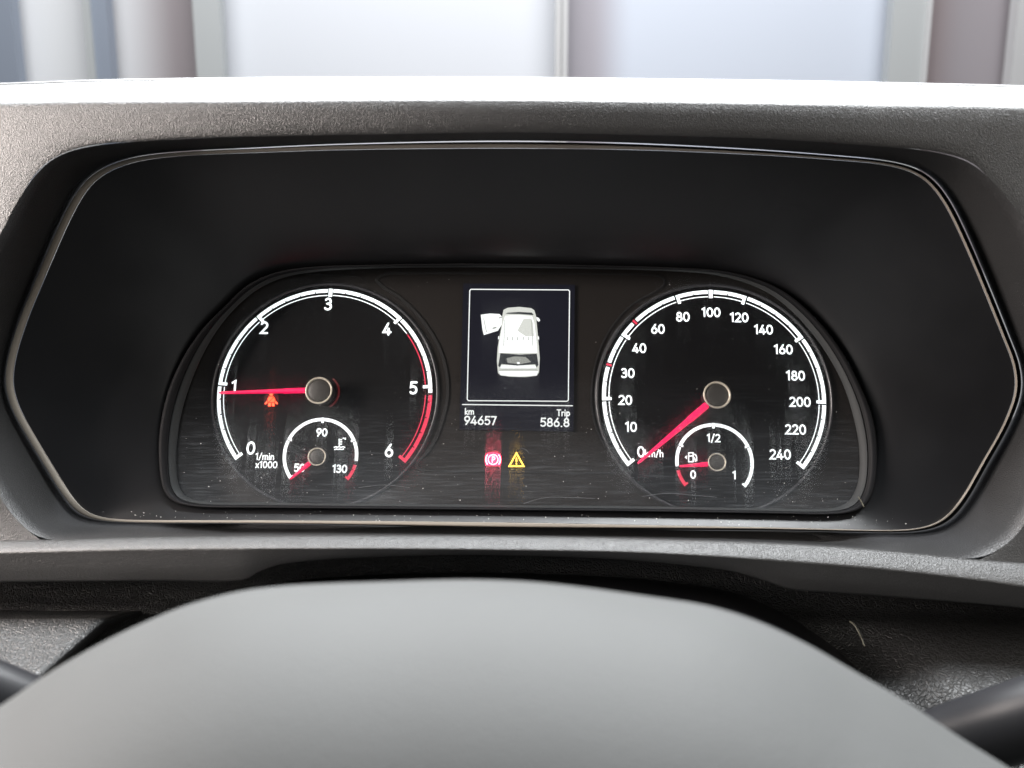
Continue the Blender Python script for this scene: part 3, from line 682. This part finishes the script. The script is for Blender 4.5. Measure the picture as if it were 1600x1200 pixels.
# stalks behind the wheel
def stalk(name, label, pts, rs):
    t_ = thing(name, label, 'stalk', pts[0]); P = [Vector(p) for p in catmull([tuple(p) + () for p in pts], 6, closed=False)]
    n = len(P); rr = [float(np.interp(i / (n - 1), np.linspace(0, 1, len(rs)), rs)) for i in range(n)]
    v = []; f = []; seg = 14
    for i, p in enumerate(P):
        t = (P[min(i + 1, n - 1)] - P[max(i - 1, 0)]).normalized(); u = t.cross(Vector((0, 0, 1))).normalized(); w_ = t.cross(u)
        v += [p + u * rr[i] * .8 * math.cos(2 * math.pi * k / seg) + w_ * rr[i] * math.sin(2 * math.pi * k / seg) for k in range(seg)]
    for i in range(n - 1):
        for k in range(seg): f.append((i * seg + k, i * seg + (k + 1) % seg, (i + 1) * seg + (k + 1) % seg, (i + 1) * seg + k))
    f += [tuple(range(seg)), tuple(range((n - 1) * seg, n * seg))]
    mesh('stalk_arm', v, f, 'stalk', t_, True); return t_
stalk('indicator_stalk', 'dark blurred control stalk at the lower left, beside the steering wheel hub', [depth(230, 1160, .25), depth(100, 1126, .235), depth(0, 1088, .225), depth(-200, 1010, .21)], [.008, .009, .009, .010])
stalk('wiper_stalk', 'dark blurred control stalk at the lower right with a pale upper edge', [depth(1380, 1200, .25), depth(1480, 1162, .24), depth(1600, 1124, .225), depth(1800, 1062, .21)], [.010, .0108, .0110, .012])

# ================================================================== what stands beyond the windscreen
YD = 3.0
def bgx(px, py, Y): r = ray(px, py); return (CAM + r * (Y / r.y))
wall = thing('window_wall', 'pale glazed wall with grey upright posts, out of focus beyond the dashboard', 'window wall', (0, YD, 0))
def bgbox(name, px0, px1, Y, th, m, parent, z0=.6, z1=3.0, label=None, py=60):
    x0 = bgx(px0, py, Y).x; x1 = bgx(px1, py, Y).x
    v = [(x, y, z) for z in (z0, z1) for x, y in ((x0, Y), (x1, Y), (x1, Y + th), (x0, Y + th))]
    o = mesh(name, v, [(0, 1, 5, 4), (1, 2, 6, 5), (2, 3, 7, 6), (3, 0, 4, 7), (4, 5, 6, 7), (3, 2, 1, 0)], m, parent)
    if label: o['label'] = label
    return o
def paint(name, c0, c1=None, edge=None):
    """c0 to c1 along x between world positions edge=(xa,xb)"""
    m = mat(name, c0, .6)
    if c1:
        nt = m.node_tree; g = nt.nodes.new('ShaderNodeNewGeometry'); sp = nt.nodes.new('ShaderNodeSeparateXYZ'); r = nt.nodes.new('ShaderNodeMapRange'); r.interpolation_type = 'SMOOTHSTEP'
        r.inputs[1].default_value = edge[0]; r.inputs[2].default_value = edge[1]
        mx = nt.nodes.new('ShaderNodeMixRGB'); mx.inputs[1].default_value = (*c0, 1); mx.inputs[2].default_value = (*c1, 1)
        nt.links.new(g.outputs['Position'], sp.inputs[0]); nt.links.new(sp.outputs[0], r.inputs[0]); nt.links.new(r.outputs[0], mx.inputs[0]); nt.links.new(mx.outputs[0], nt.nodes['Principled BSDF'].inputs['Base Color'])
    return m
X = lambda px: bgx(px, 60, YD).x
p_blue = paint('pale_blue_panel', (.76, .785, .83)); p_white = paint('white_panel', (.88, .89, .90))
p_post = paint('grey_post', (.50, .52, .52)); p_postb = paint('blue_grey_post', (.30, .34, .41)); p_edge = paint('pale_post', (.62, .62, .62))
p_mauve_l = paint('mauve_panel_left', (.72, .72, .73), (.34, .30, .31), (X(165), X(265)))
p_mauve_c = paint('mauve_to_blue_panel', (.42, .40, .44), (.66, .71, .80), (X(925), X(1000)))
p_mauve_r = paint('mauve_panel_right', (.36, .285, .285), (.36, .33, .35), (X(1450), X(1530)))
seam = paint('seam', (.12, .12, .12))
for nm, a, b, Y, m in (('panel', -300, 20, YD + .1, p_blue), ('post', -60, 22, YD, p_postb), ('panel', 20, 136, YD + .1, p_white), ('post', 133, 144, YD, p_post), ('post', 144, 170, YD + .01, p_postb),
                       ('panel', 168, 312, YD + .1, p_mauve_l), ('post', 304, 346, YD, p_post), ('panel', 340, 872, YD + .1, p_blue), ('post', 868, 877, YD, p_edge), ('post', 878.4, 887, YD, p_edge),
                       ('seam', 877, 878.4, YD + .01, seam), ('panel', 885, 1395, YD + .1, p_mauve_c), ('post', 1392, 1446, YD, p_post), ('post', 1446, 1453, YD - .01, p_edge), ('panel', 1450, 1590, YD + .1, p_mauve_r),
                       ('post', 1586, 1660, YD, p_edge), ('panel', 1650, 2000, YD + .1, p_white)):
    bgbox(nm, a, b, Y, .05, m, wall)

# ================================================================== dust and fibres
def speck(V, Fc, c, r, a, b):
    n = random.choice((3, 4, 5)); k0 = len(V); ph = random.random() * 6.28; el = random.uniform(.4, 1)
    for i in range(n):
        t = ph + 2 * math.pi * i / n; V.append(c + a * r * math.cos(t) + b * r * el * math.sin(t))
    Fc.append(tuple(range(k0, k0 + n)))
V, Fc = [], []
for _ in range(430):
    px = random.uniform(285, 1335); py = 800 - abs(random.gauss(0, 1)) * 75 if random.random() < .75 else random.uniform(430, 790)
    if py < 425 or py > 785: continue
    speck(V, Fc, at(px, py, .0168), random.choice((.25, .3, .35, .5, .8)) * PX, E1, E2)
for _ in range(150):
    px = random.uniform(160, 1450); py = random.uniform(797 + (px - 300) * .009, 812 + (px - 300) * .012)
    speck(V, Fc, at(px, py, .0235), random.choice((.3, .4, .5, .9)) * PX, E1, E2)
dust = mesh('dust', V, Fc, 'dust', None, base=O); dust['kind'] = 'stuff'; dust['label'] = 'fine pale dust specks on the cover and the sill below it'
def fibre(label, pts, r):
    P = [Vector(p) for p in catmull([tuple(p) for p in pts], 6, closed=False)]
    base = P[0].copy(); o = tube('fibre', P, r, 'fibre', None, seg=5)
    for v_ in o.data.vertices: v_.co -= base
    o.location = base; tag(o, label, 'fibre', 'stray fibres')
fibre('short pale hair lying on the bezel at the lower right corner of the cluster', [at(1341, 776, .024), at(1346, 784, .024), at(1350, 792, .024)], .00022)
fibre('curved pale hair in the dark gap below the ledge, right of the wheel', [at(1328, 971, .062), at(1336, 978, .064), at(1345, 995, .064), at(1351, 1010, .064)], .0002)
